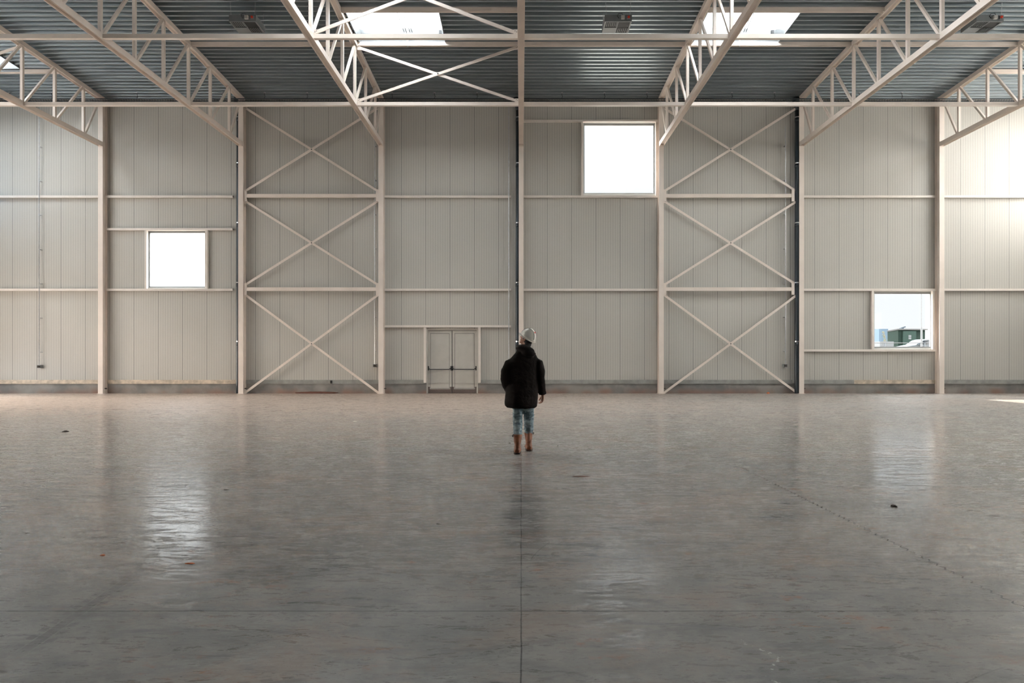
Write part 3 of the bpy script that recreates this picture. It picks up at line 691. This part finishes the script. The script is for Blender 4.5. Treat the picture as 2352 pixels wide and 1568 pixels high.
# ------------------------------------------------------------------ cable tray and hooks along the roof edge
yt_ = 25.22; zt_ = wz(231, yt_)
mb = MB(); mb.box(-XS+.02, XS-.02, yt_-.10, yt_-.094, zt_-.0, zt_+.05).box(-XS+.02, XS-.02, yt_+.094, yt_+.10, zt_, zt_+.05)
for i in range(-220, 221): mb.box(i*.1-.004, i*.1+.004, yt_-.10, yt_+.10, zt_-.006, zt_)
tag(mb.build('cable_tray', 'tray', at=(0, yt_, zt_)), 'long dark wire cable tray hung under the deck at the wall', 'cable tray')
def make_hook():
    zd = deck_z(yt_)
    r = thing('tray_hanger', (0, yt_, zt_), 'thin wire hanger holding the cable tray under the roof edge', 'hanger', 'wire hangers of the cable tray')
    MB().tube([(0, yt_, zd), (0, yt_, zd-.10), (.03, yt_, zd-.16), (0, yt_, zd-.20), (0, yt_, zt_+.04)], .010, 6).build('wire', 'tray', r)
    MB().box(-.03, .03, yt_-.03, yt_+.03, zd-.03, zd).build('clip', 'galv', r)
    return r
proto = make_hook(); first = True
for i in range(-7, 19):
    x = wx(607.6+97.6*i, yt_)
    if abs(x) > XS-.2: continue
    if min(abs(x-colx(k)) for k in range(7)) < .14: continue
    o = proto if first else copy_tree(proto); first = False
    o.location.x = x

# ------------------------------------------------------------------ skylights
def skylight(r_, label, arms=True):
    x0, x1, y0, y1 = r_; zb = lambda y: deck_z(y)
    o = thing('skylight', ((x0+x1)/2, (y0+y1)/2, deck_z((y0+y1)/2)), label, 'skylight', 'roof skylights')
    t = .03; hi = .52; lo = -.03
    mb = MB()
    def slab(ax, bx, ay, by, l, h_):
        i = len(mb.v)
        for q in (l, h_):
            for (X, Y) in ((ax, ay), (bx, ay), (bx, by), (ax, by)): mb.v.append(Vector((X, Y, zb(Y)+q)))
        for f in ((0,3,2,1),(4,5,6,7),(0,1,5,4),(1,2,6,5),(2,3,7,6),(3,0,4,7)): mb.f.append(tuple(i+k for k in f))
    slab(x0, x0+t, y0, y1, lo, hi); slab(x1-t, x1, y0, y1, lo, hi); slab(x0+t, x1-t, y0, y0+t, lo, hi); slab(x0+t, x1-t, y1-t, y1, lo-.08, hi)
    mb.build('curb', 'curb', o)
    mb = MB(); slab(x0+t, x1-t, y1-.10, y1-t-.002, lo-.02, lo+.04); mb.build('curb_ledge', 'curb', o)
    mb = MB(); slab(x0-.03, x1+.03, y0-.03, y1+.03, hi+.001, hi+.012); mb.build('opal_sheet', 'opal', o)
    if arms:
        xm_ = (x0+x1)/2+.1; zt = deck_z((y0+y1)/2)+hi
        MB().tube([(x0+t, y1-.25, zb(y1)+hi-.12), (x1-t, y1-.25, zb(y1)+hi-.12)], .012, 6).build('opener_rod', 'galv', o)
        MB().tube([(x0+t, y1-.32, zb(y1)+hi-.18), (x1-t, y1-.32, zb(y1)+hi-.18)], .010, 6).build('opener_rod', 'galv', o)
        for q in (-.14, -.07, .05, .12): MB().tube([(xm_+q, y0+.3, zt-.02), (xm_+q+.10, y1-.22, zb(y1)+hi-.22)], .013, 6).build('opener_arm', 'tray', o)
        MB().tube([(xm_+.05, y1-.12, zb(y1)-.12), (xm_+.05, y1-.12, zb(y1)+.20), (xm_+.03, y1-.3, zb(y1)+.42)], .026, 8).build('actuator', 'white', o)
        MB().box(x1-.24, x1-.16, y1-.16, y1-.08, zb(y1)+.28, zb(y1)+.40).build('latch_box', 'black', o)
for s_, l_ in zip(SKY, ('white framed skylight left of the central truss', 'white framed skylight above the right cross-braced bay', 'large skylight cut off by the left edge of the view', 'large skylight at the right edge of the view')): skylight(s_, l_)
for s_, l_ in zip(SKYB, ('added left middle skylight further back over the viewer', 'added right middle skylight further back over the viewer')): skylight(s_, l_, False)

# ------------------------------------------------------------------ hanging unit heaters
def make_heater():
    y0, y1 = 19.28, 19.98; zb = H+9.93; w = .40
    r = thing('air_heater', (0, (y0+y1)/2, zb), 'x', 'heater', 'hanging air heaters')
    MB().box(-w, w, y0, y1, zb+.02, zb+.20).build('housing', 'grey', r)
    MB().box(-w+.04, w-.04, y0+.03, y1-.03, zb+.012, zb+.0195).build('air_slot', 'dark', r)
    mb = MB(); mb.box(-.012, .012, y0, y1, zb, zb+.019).box(-w, -w+.04, y0, y1, zb, zb+.019).box(w-.04, w, y0, y1, zb, zb+.019).box(-w+.04, w-.04, y0, y0+.03, zb, zb+.019).box(-w+.04, w-.04, y1-.03, y1, zb, zb+.019)
    mb.build('grille_frame', 'grey', r)
    mb = MB()
    for i in range(6):
        x = -w+.075+i*.056; mb.box(x, x+.014, y0+.04, y0+.30, zb-.004, zb+.011)
        x = .05+i*.056; mb.box(x, x+.014, y1-.30, y1-.04, zb-.004, zb+.011)
    mb.box(-w+.04, -.012, y1-.33, y1-.03, zb+.001, zb+.0115)
    mb.build('louver_slats', 'grey', r)
    MB().box(.08, .18, y0-.06, y0, zb+.06, zb+.16).build('control_box', 'palescrap', r)
    MB().box(.25, .35, y0-.04, y0, zb+.06, zb+.16).build('switch_box', 'grey', r)
    MB().tube([(.30, y0-.065, zb+.11), (.30, y0-.04, zb+.11)], .036, 12).build('red_switch', 'red', r)
    MB().tube([(.13, y0-.04, zb+.16), (.10, y0-.05, zb+.22), (0, y0-.03, zb+.22), (-.03, y0-.01, zb+.15), (.02, y0-.005, zb+.09)], .008, 6).build('cable', 'black', r)
    for (x, y) in ((-w+.05, y0+.03), (w-.05, y0+.03), (-w+.05, y1-.04), (w-.05, y1-.04)):
        mb = MB(); z = zb+.20; zt = deck_z(y); xo = .02 if x > 0 else -.02; i = 0
        n = int((zt-z)/.034); 
        for i in range(n):
            a = z+(zt-z)*i/n; b = z+(zt-z)*(i+1)/n+.006; q = .010
            xx = x+xo*i/n
            if i % 2: mb.tube([(xx, y-q, a), (xx, y-q, b)], .004, 5).tube([(xx, y+q, a), (xx, y+q, b)], .004, 5)
            else: mb.tube([(xx-q, y, a), (xx-q, y, b)], .004, 5).tube([(xx+q, y, a), (xx+q, y, b)], .004, 5)
        mb.build('chain', 'galv', r)
    return r
proto = make_heater()
for n_, (x, l_) in enumerate(((-8.23, 'grey air heater hanging left of the left skylight'), (2.87, 'grey air heater hanging just right of the central truss'), (13.85, 'grey air heater hanging near the top right corner'))):
    o = proto if n_ == 0 else copy_tree(proto)
    o.location.x = x; o['label'] = l_

# ------------------------------------------------------------------ small things on the wall foot and floor
def lump(name, x, y, r, m, label, cat, z=0, seed=0, n=10):
    rnd = random.Random(seed); mb = MB(); mb.ell((0, 0, 0), (1, 1, 1), n, 6, z0=-.4)
    for v in mb.v:
        s_ = 1+rnd.uniform(-.2, .2); v.x *= r[0]*s_; v.y *= r[1]*s_; v.z = (v.z+.4)*r[2]*s_*.72
    zmin = min(v.z for v in mb.v)
    mb.v = [Vector((x+v.x, y+v.y, z+v.z-zmin)) for v in mb.v]
    return tag(mb.build(name, m, at=(x, y, z)), label, cat)
yb_ = YW-.11
lump('soil_heap', wx(728, yb_), yb_, (.78, .06, .07), 'clay', 'low ridge of rusty soil against the plinth under the left X brace', 'soil', n=24, seed=3)
tag(MB().box(wx(759, YW-.09), wx(763, YW-.09), YW-.12, YW-.066, wz(880, YW), wz(873.5, YW)).build('rubber_plug', 'black', at=(wx(761), YW-.1, wz(880))), 'small black plug on the flashing below the left X brace', 'plug')
lump('plastic_debris', wx(1764, 25.7), 25.7, (.055, .05, .05), 'orange', 'orange plastic cap on the floor under the right X brace', 'cap', seed=5)
def fl(px, py): Y = F*H/(py-VY); return (px-VX)*Y/F, Y
for i, (px, py, rx, ry, rz, m, lab, cat, nm) in enumerate((
    (150, 991, .05, .06, .02, 'scrap', 'dark dry leaf on the floor below the leftmost column', 'leaf', 'dry_leaf'),
    (2053, 1163, .026, .03, .018, 'scrap', 'brown clod on the floor in front of the low window reflection', 'clod', 'soil_clod'),
    (63, 1224, .015, .012, .008, 'palescrap', 'tiny white paper bit near the left edge of the floor', 'scrap', 'paper_bit'),
    (815, 968, .05, .04, .015, 'palescrap', 'pale scrap on the floor in front of the double door side', 'scrap', 'paper_bit'),
    (520, 1124, .03, .02, .01, 'palescrap', 'pale splinter on the floor right of the left reflection', 'splinter', 'wood_splinter'),
    (437, 1294, .035, .012, .006, 'orange', 'thin orange chip on the floor under the left reflection', 'chip', 'plastic_chip'),
    (236, 1275, .018, .01, .006, 'orange', 'tiny orange chip left of the left reflection', 'chip', 'plastic_chip'),
    (1335, 1094, .10, .03, .006, 'clay', 'small streak of rusty soil right of the walking person', 'soil', 'soil_streak'),
    (1171, 1018, .018, .015, .012, 'scrap', 'tiny dark pebble left of the walking person boots', 'pebble', 'pebble'),
    (1281, 1024, .014, .012, .010, 'scrap', 'tiny dark pebble right of the walking person boots', 'pebble', 'pebble'),
    (1008, 1203, .022, .012, .008, 'palescrap', 'tiny pale shaving left of the long floor joint', 'shaving', 'wood_shaving'))):
    x, y = fl(px, py); lump(nm, x, y, (rx, ry, rz), m, lab, cat, seed=20+i)

# ------------------------------------------------------------------ outside, seen through the low window
def gz(Y): return -.15 if Y < 32 else (-.15 + (Y-32)*.2 if Y < 41 else 1.65)
mb = MB()
for (a, b) in ((YW+.17, 32), (32, 41), (41, 160)):
    mb.quad((-120, a, gz(a)), (150, a, gz(a)), (150, b, gz(b)), (-120, b, gz(b)))
for (xa, xb) in ((XS+.16, 150), (-120, -XS-.16)): mb.quad((xa, -60, -.15), (xb, -60, -.15), (xb, YW+.17, -.15), (xa, YW+.17, -.15))
struct(mb, 'ground', 'conc_out', 'grey paved yard and bank outside the hall', 'ground')
def ox(px, Y): return (px-VX)*Y/F
# green utility building, turned a little
gy = 75.0
g = thing('utility_building', (ox(2088, gy), gy, 1.65), 'dark green flat-roofed building seen through the low right window', 'building')
xa, xb = ox(2063, gy), ox(2132, gy); zt = wz(757.5, gy)
foot = [(xa, gy), (xb, gy+.6), (xb+.4, gy+6), (ox(2038.5, gy+5), gy+5)]
MB().prism(foot, 1.65, zt, 2).build('walls', 'green', g)
ft = [(xa-.15, gy-.2), (xb+.2, gy+.4), (xb+.6, gy+6.2), (ox(2037.5, gy+5), gy+5)]
MB().prism(ft, zt, zt+.14, 2).build('roof', 'dark', g)
MB().box(ox(2074, gy), ox(2104, gy), gy-.04, gy+.25, 1.65, wz(760, gy)).build('door', 'greendoor', g)
MB().box(ox(2086, gy), ox(2092.3, gy), gy-.07, gy-.041, wz(779, gy), wz(774.8, gy)).box(ox(2086, gy), ox(2092.3, gy), gy-.07, gy-.041, wz(774, gy), wz(769.5, gy)).build('notice', 'outwhite', g)
MB().box(ox(2083, gy), ox(2088, gy), gy+1, gy+1.5, zt+.14, wz(752.5, gy+1)).beam((ox(2084, gy), gy+1.2, wz(752, gy)), (ox(2093.5, gy), gy+1.2, wz(749, gy)), .12, .14).build('roof_camera', 'pipe', g)
o = MB().box(ox(2019, 110), ox(2040, 110), 110, 118, 1.65, wz(755, 110)).build('warehouse', 'bluehaze', at=(ox(2030, 110), 110, 1.65)); tag(o, 'pale blue distant warehouse left of the green building', 'building')
o = MB().box(ox(1990, 120), ox(2019.5, 120), 120, 128, 1.65, wz(755.5, 120)).build('warehouse', 'outwhite', at=(ox(2005, 120), 120, 1.65)); tag(o, 'whitish distant warehouse at the left edge of the low window', 'building')
o = MB().box(ox(2021, 60), ox(2053, 60), 60, 61.4, 1.65, wz(784, 60)).build('low_container', 'outwhite', at=(ox(2037, 60), 60, 1.65)); tag(o, 'low white container standing before the green building', 'container')
lp = thing('lamp_post', (ox(2116.5, 50), 50, 1.65), 'tall pale lamp post outside the low right window', 'lamp post')
MB().tube([(ox(2116.5, 50), 50, 1.65), (ox(2116.5, 50), 50, wz(752, 50))], .07, 10).build('post_sleeve', 'outwhite', lp)
MB().tube([(ox(2116.5, 50), 50, wz(752, 50)), (ox(2116.5, 50), 50, 9)], .035, 8).build('pole', 'outwhite', lp)
fy = 41.5; fr = thing('yard_fence', (ox(2070, fy), fy, 1.65), 'thin dark rail fence outside the low right window', 'fence')
MB().tube([(ox(1950, fy), fy, wz(787.5, fy)), (ox(2200, fy), fy, wz(787.5, fy))], .022, 6).build('top_rail', 'dark', fr)
for px in (1990, 2032.5, 2124, 2190): MB().tube([(ox(px, fy), fy, 1.65), (ox(px, fy), fy, wz(787, fy))], .03, 6).build('fence_post', 'pipe', fr)
pl_ = thing('flowering_shrub', (ox(2032, 58), 58, 1.65), 'thin yellow-leaved shrub behind the fence outside the low window', 'shrub')
MB().tube([(ox(2032, 58), 58, 1.65), (ox(2033, 58), 58, 3.2), (ox(2028, 58), 58, wz(762, 58))], .03, 6).build('stem', 'scrap', pl_)
mb = MB(); rnd = random.Random(2)
for i in range(60):
    t = rnd.random(); px = 2033-4.5*t+rnd.uniform(-4, 4)*(1.1-t); py = 783-22*t; 
    mb.ell((ox(px, 58), 58+rnd.uniform(-.15, .15), wz(py, 58)+rnd.uniform(-.04, .04)), (.03, .03, .025), 6, 4)
mb.build('leaves', 'yellow', pl_)['kind'] = 'stuff'
# car (nose to the left)
cy = 60.0; k = 24.9; cx0 = ox(2069, cy); cz = 1.65
car = thing('car', (cx0+2.1, cy, cz), 'white car parked before the green building beyond the fence', 'car')
body = [(0, .35), (.02, .62), (.25, .80), (1.0, .98), (1.35, 1.03), (1.95, 1.45), (2.3, 1.55), (3.3, 1.55), (3.9, 1.42), (4.25, 1.05), (4.3, .45), (4.1, .30), (.2, .30)]
sc = (wz(778.5, cy)-cz)/1.55
def car_prof(pts, ya, yb): return MB().prism([(cx0+p*1.02, cz+q*sc) for (p, q) in pts], ya, yb, 1)
b_ = car_prof(body, cy, cy+1.7).build('car_body', 'carpaint', car); bv = b_.modifiers.new('bevel', 'BEVEL'); bv.width = .08; bv.segments = 3
car_prof([(1.45, 1.05), (1.98, 1.39), (2.42, 1.43), (2.42, 1.05)], cy-.012, cy+.03).build('side_window', 'carglass', car)
car_prof([(2.5, 1.05), (2.5, 1.43), (3.3, 1.43), (3.75, 1.32), (3.9, 1.08)], cy-.012, cy+.03).build('side_window', 'carglass', car)
car_prof([(.35, .72), (.75, .84), (.95, .72), (.6, .62)], cy-.012, cy+.02).build('headlight', 'carglass', car)
MB().box(cx0+1.55, cx0+1.80, cy-.2, cy-.02, cz+1.02*sc, cz+1.14*sc).build('wing_mirror', 'pipe', car)
for q in (.85, 3.45): MB().tube([(cx0+q, cy-.02, cz+.33), (cx0+q, cy+.2, cz+.33)], .33, 18).build('wheel', 'black', car)

# ------------------------------------------------------------------ the person
PY = 9.70
man = thing('person', (.03, PY, 0), 'person in white hard hat, dark coat and jeans walking away, looking up', 'person')
def px_(x): return (x-VX)*PY/F
def remesh(o, vox, sm=4, disp=None):
    m = o.modifiers.new('remesh', 'REMESH'); m.mode = 'VOXEL'; m.voxel_size = vox; m.use_smooth_shade = True
    s_ = o.modifiers.new('smooth', 'SMOOTH'); s_.factor = .5; s_.iterations = sm
    if disp:
        for (scale, st) in disp:
            t = bpy.data.textures.new('folds', 'CLOUDS'); t.noise_scale = scale; t.noise_depth = 2
            d = o.modifiers.new('folds', 'DISPLACE'); d.texture = t; d.strength = st; d.mid_level = .5; d.texture_coords = 'LOCAL'
    return o
HC = Vector((.086, PY+.01, 1.684))
HR = Matrix.Rotation(math.radians(58), 3, 'Z') @ Matrix.Rotation(math.radians(30), 3, 'X')      # face (+Y local) turned left and tipped up
def hp(x, y, z): return HC + HR @ Vector((x, y, z))
LF = Vector((-.052, 9.53, 0)); RF = Vector((.112, 9.86, 0))
bd = MB()
bd.ell(HC + HR @ Vector((0, -.005, .025)), (.074, .094, .098), 20, 14, rot=HR)
bd.ell(hp(0, .028, -.045), (.056, .062, .072), 16, 10, rot=HR)                # jaw
bd.ell(hp(0, .098, -.018), (.013, .020, .026), 10, 8, rot=HR)                 # nose
bd.ell(hp(0, .082, -.058), (.024, .014, .010), 10, 6, rot=HR)                 # lips
bd.ell(hp(0, .070, -.100), (.022, .020, .016), 10, 6, rot=HR)                 # chin
bd.ell(hp(0, .080, .030), (.050, .018, .012), 10, 6, rot=HR)                  # brow
for sx in (-1, 1): bd.ell(hp(sx*.076, -.008, -.015), (.010, .020, .032), 10, 8, rot=HR)   # ears
bd.tube([HC + HR @ Vector((0, -.02, -.05)), Vector((.06, PY, 1.50)), Vector((.05, PY, 1.42))], [.056, .058, .07], 16)
bd.loft([(.045, PY, 1.43, .08, .06), (.04, PY, 1.36, .14, .09), (.035, PY, 1.25, .17, .11), (.03, PY, 1.1, .155, .10), (.03, PY, .98, .15, .10), (.03, PY, .86, .155, .11), (.03, PY, .80, .13, .10)])
bd.tube([(-.10, PY, 1.34), (-.185, PY-.01, 1.27), (-.215, PY-.06, 1.12), (-.175, PY+.06, .98), (-.15, PY+.12, .93)], [.05, .045, .04, .03, .026], 12)
bd.tube([(.17, PY, 1.34), (.262, PY-.01, 1.24), (.275, PY-.02, 1.10), (.32, PY+.05, .88), (.322, PY+.06, .84)], [.05, .045, .04, .028, .026], 12)
bd.tube([(-.06, PY, .86), (-.052, PY-.01, .50), (-.048, LF.y-.02, .12)], [.085, .055, .038], 14)
bd.tube([(.12, PY, .86), (.115, PY+.07, .50), (RF.x, RF.y-.02, .12)], [.085, .055, .038], 14)
for f_, a in ((LF, 0), (RF, 0)): bd.loft([(f_.x, f_.y-.06, .07, .03, .03), (f_.x, f_.y, .07, .036, .045), (f_.x, f_.y+.10, .055, .04, .03), (f_.x, f_.y+.17, .045, .035, .02)], axis='Y', n=12)
# hands: palm, four fingers, thumb
def hand(mb, wr, d, side, curl):
    """wr wrist, d pointing direction, side = vector across the palm (towards the thumb), curl = palm normal"""
    d, s_, c_ = Vector(d).normalized(), Vector(side).normalized(), Vector(curl).normalized(); wr = Vector(wr)
    for q in (-.026, -.009, .009, .026): mb.tube([wr+s_*q*.6, wr+d*.04+s_*q, wr+d*.088+s_*q], [.014, .0145, .012], 8)
    for q, l in ((.029, .070), (.010, .078), (-.009, .072), (-.027, .056)):
        b0 = wr+d*.082+s_*q
        p1 = b0+d*l*.40+c_*l*.14; p2 = p1+d*l*.18+c_*l*.26; p3 = p2-d*l*.02+c_*l*.26
        mb.tube([b0, p1, p2, p3], [.0095, .009, .008, .0065], 8)
    t0 = wr+d*.025+s_*.030; mb.tube([t0, t0+d*.028+s_*.022+c_*.008, t0+d*.055+s_*.028+c_*.018, t0+d*.075+s_*.026+c_*.024], [.013, .0115, .010, .0075], 8)
hand(bd, (.322, PY+.06, .845), (-.10, .12, -1), (-.35, .9, .1), (-.9, -.35, .05))
hand(bd, (-.15, PY+.12, .94), (.30, .25, -.75), (.5, .8, .2), (.9, -.2, .1))
remesh(bd.build('body', 'skin', man, True), .0055, 3)
for sx in (-1, 1): MB().ell(hp(sx*.030, .083, .008), (.013, .010, .009), 10, 8, rot=HR).build('eye', 'outwhite', man, True)
hr = MB(); hr.ell(hp(0, -.020, .010), (.079, .088, .092), 20, 14, rot=HR); hr.ell(hp(0, -.055, -.070), (.066, .050, .070), 14, 10, rot=HR)
for sx in (-1, 1): hr.ell(hp(sx*.070, .020, .015), (.010, .022, .035), 10, 8, rot=HR)
remesh(hr.build('hair', 'hair', man, True), .008, 2)
# coat with hood
jk = MB()
jk.loft([(.01, PY, .650, .15, .12), (.005, PY, .662, .215, .155), (.0, PY, .69, .243, .17), (.0, PY, .74, .248, .175), (.005, PY, .86, .243, .17), (.015, PY, 1.0, .235, .162), (.03, PY, 1.15, .228, .155), (.037, PY, 1.28, .225, .15), (.042, PY, 1.34, .222, .14), (.046, PY, 1.39, .205, .13), (.052, PY, 1.43, .178, .12), (.055, PY, 1.47, .148, .115), (.055, PY, 1.51, .12, .105), (.058, PY, 1.55, .085, .09)], 28, 2.05)
jk.tube([(-.10, PY, 1.36), (-.175, PY-.005, 1.305), (-.222, PY-.03, 1.20), (-.236, PY-.06, 1.09), (-.215, PY+.02, .99), (-.17, PY+.09, .90)], [.06, .080, .078, .072, .068, .062], 16)
jk.tube([(.17, PY, 1.37), (.250, PY-.005, 1.315), (.283, PY-.015, 1.20), (.283, PY-.02, 1.09), (.298, PY+.02, .99), (.318, PY+.05, .875), (.320, PY+.055, .855)], [.06, .080, .075, .068, .062, .055, .054], 16)
RT = Matrix.Rotation(math.radians(16), 3, 'Y'); jk.ell((.070, PY-.085, 1.522), (.138, .085, .058), 20, 12, rot=RT); jk.ell((.105, PY-.115, 1.470), (.105, .065, .060), 18, 10, rot=RT); jk.ell((.02, PY-.02, 1.545), (.105, .11, .055), 16, 10); jk.tube([(.195, PY-.10, 1.475), (.215, PY-.10, 1.455)], .014, 8)
remesh(jk.build('coat', 'jacket', man, True), .010, 5, [(.12, .014), (.04, .006)])
cf = MB(); cf.tube([(.317, PY+.05, .895), (.320, PY+.056, .862)], [.0565, .0575], 16); cf.build('cuff', 'jacket', man, True)
mb = MB()
jn = MB()
jn.loft([(-.052, LF.y+.01, .235, .060, .062), (-.050, LF.y+.03, .30, .062, .066), (-.050, PY-.09, .42, .070, .072), (-.050, PY-.03, .52, .074, .078), (-.048, PY, .64, .080, .088), (-.046, PY, .80, .088, .10)], 20)
jn.loft([(.112, RF.y-.01, .245, .064, .064), (.113, RF.y-.03, .30, .066, .068), (.114, PY+.07, .42, .073, .075), (.114, PY+.04, .52, .076, .080), (.110, PY+.01, .64, .080, .088), (.106, PY, .80, .088, .10)], 20)
jn.loft([(.03, PY, .74, .15, .11), (.03, PY, .84, .16, .12), (.03, PY, .98, .155, .11)], 20)
remesh(jn.build('jeans', 'denim', man, True), .009, 3, [(.06, .022), (.03, .008)])
def boot(f_, tx, ty, tw):
    b_ = MB()
    b_.loft([(f_.x+tw, f_.y-.015, .045, .050, .060), (f_.x+tw*.7, f_.y-.012, .10, .046, .056), (f_.x+tw*.4, f_.y-.01, .14, .047, .056), (f_.x, f_.y-.005, .20, .056, .062), (tx, ty, .262, .063, .066), (tx, ty, .285, .064, .068)], 20)
    b_.loft([(f_.x+tw, f_.y-.075, .045, .034, .030), (f_.x+tw, f_.y-.03, .052, .048, .040), (f_.x, f_.y+.06, .060, .050, .045), (f_.x-tw, f_.y+.14, .048, .054, .034), (f_.x-tw, f_.y+.20, .040, .044, .026), (f_.x-tw, f_.y+.225, .036, .02, .016)], 18, 2.4, 'Y')
    o = remesh(b_.build('boot', 'leather', man, True), .007, 3, [(.05, .012)])
    s_ = MB(); pts = [(-.080, .034), (-.05, .050), (0, .052), (.06, .047), (.14, .056), (.20, .047), (.235, .02)]
    prof = [(f_.x+tw-a, f_.y+y) for (y, a) in pts] + [(f_.x+tw+a, f_.y+y) for (y, a) in reversed(pts)]
    s_.prism(prof, 0.001, .024, 2); s_.build('sole', 'sole', man)
    mb = MB(); mb.tube([(tx-.062, ty-.02, .285), (tx-.075, ty-.03, .265), (tx-.066, ty-.03, .25)] if tx < 0 else [(tx+.062, ty-.02, .285), (tx+.080, ty-.03, .272), (tx+.066, ty-.03, .25)], .008, 6); mb.build('pull_tab', 'sole', man)
boot(LF, -.050, LF.y+.0, -.004); boot(RF, .110, RF.y-.02, .008)
# hard hat
hh_ = MB(); ring = []
def hpt(x, y, z): return hp(x, y, z)
seg, rows = 36, 12
for i in range(rows+1):
    a = (PI/2)*i/rows; z = math.sin(a); q = max(math.cos(a), .012)
    for j in range(seg):
        t = 2*PI*j/seg; x, y = math.cos(t), math.sin(t)
        rr = 1.0+(.035*math.exp(-(x*q/.22)**2) if y*q < .95 else 0)*z
        hh_.v.append(hpt(.104*q*x*rr, -.008+.126*q*y*rr, .030+.138*z**1.0*rr - .012*(1 if y < 0 else 0)*(-y)*q))
for i in range(rows):
    for j in range(seg):
        a, b = i*seg+j, i*seg+(j+1) % seg; hh_.f.append((a, b, b+seg, a+seg))
hh_.f.append(tuple(rows*seg+j for j in range(seg)))
hat = hh_.build('hard_hat', 'helmet', man, True); so = hat.modifiers.new('thick', 'SOLIDIFY'); so.thickness = .004
hat['label'] = 'white hard hat'
br = MB(); n = 40
for j in range(n+1):
    t = 2*PI*j/n; x, y = math.cos(t), math.sin(t); ext = .008+(.028*max(0, y)**2)
    dz = -.012*max(0, -y)
    for (e, z) in ((0, .030), (ext, .024 - (.006 if y > 0 else 0)), (ext, .017 - (.006 if y > 0 else 0)), (-.002, .018)):
        br.v.append(hpt((.104+e*(1 if y < .2 else .6))*x, -.008+(.126+e)*y, z+dz))
for j in range(n):
    for q in range(4):
        a = j*4+q; b = j*4+(q+1) % 4; br.f.append((a, b, b+4, a+4))
br.build('hat_brim', 'helmet', hat, True)
em = MB()                                                               # red round emblem on the back of the shell
nrm = Vector((-.05, -.55, .82)).normalized(); c_ = Vector((-.104*.05, -.008-.126*.55*1.035, .030+.138*.835*1.035))
u_ = nrm.orthogonal().normalized(); v_ = nrm.cross(u_)
for s_ in (0, .0025):
    for j in range(14): t = 2*PI*j/14; p = c_+nrm*(s_-.001)+u_*.013*math.cos(t)+v_*.013*math.sin(t); em.v.append(hpt(*p))
for j in range(14): em.f.append((j, (j+1) % 14, 14+(j+1) % 14, 14+j))
em.f.append(tuple(range(14, 28))); em.build('emblem', 'red', hat)
gr = MB()                                                               # two dark grooves along the crown band
for sx in (-1, 1):
    pts = []
    for i in range(13):
        a = math.radians(8+164*i/12)
        y, z = -math.cos(a), math.sin(a); q = math.sqrt(max(0, 1-.30**2))
        pts.append(hpt(sx*.104*.30*1.02, -.008+.126*y*q*1.022, .030+.138*z*q*1.028))
    gr.tube(pts, .0028, 6)
gr.build('crown_groove', 'grey', hat)
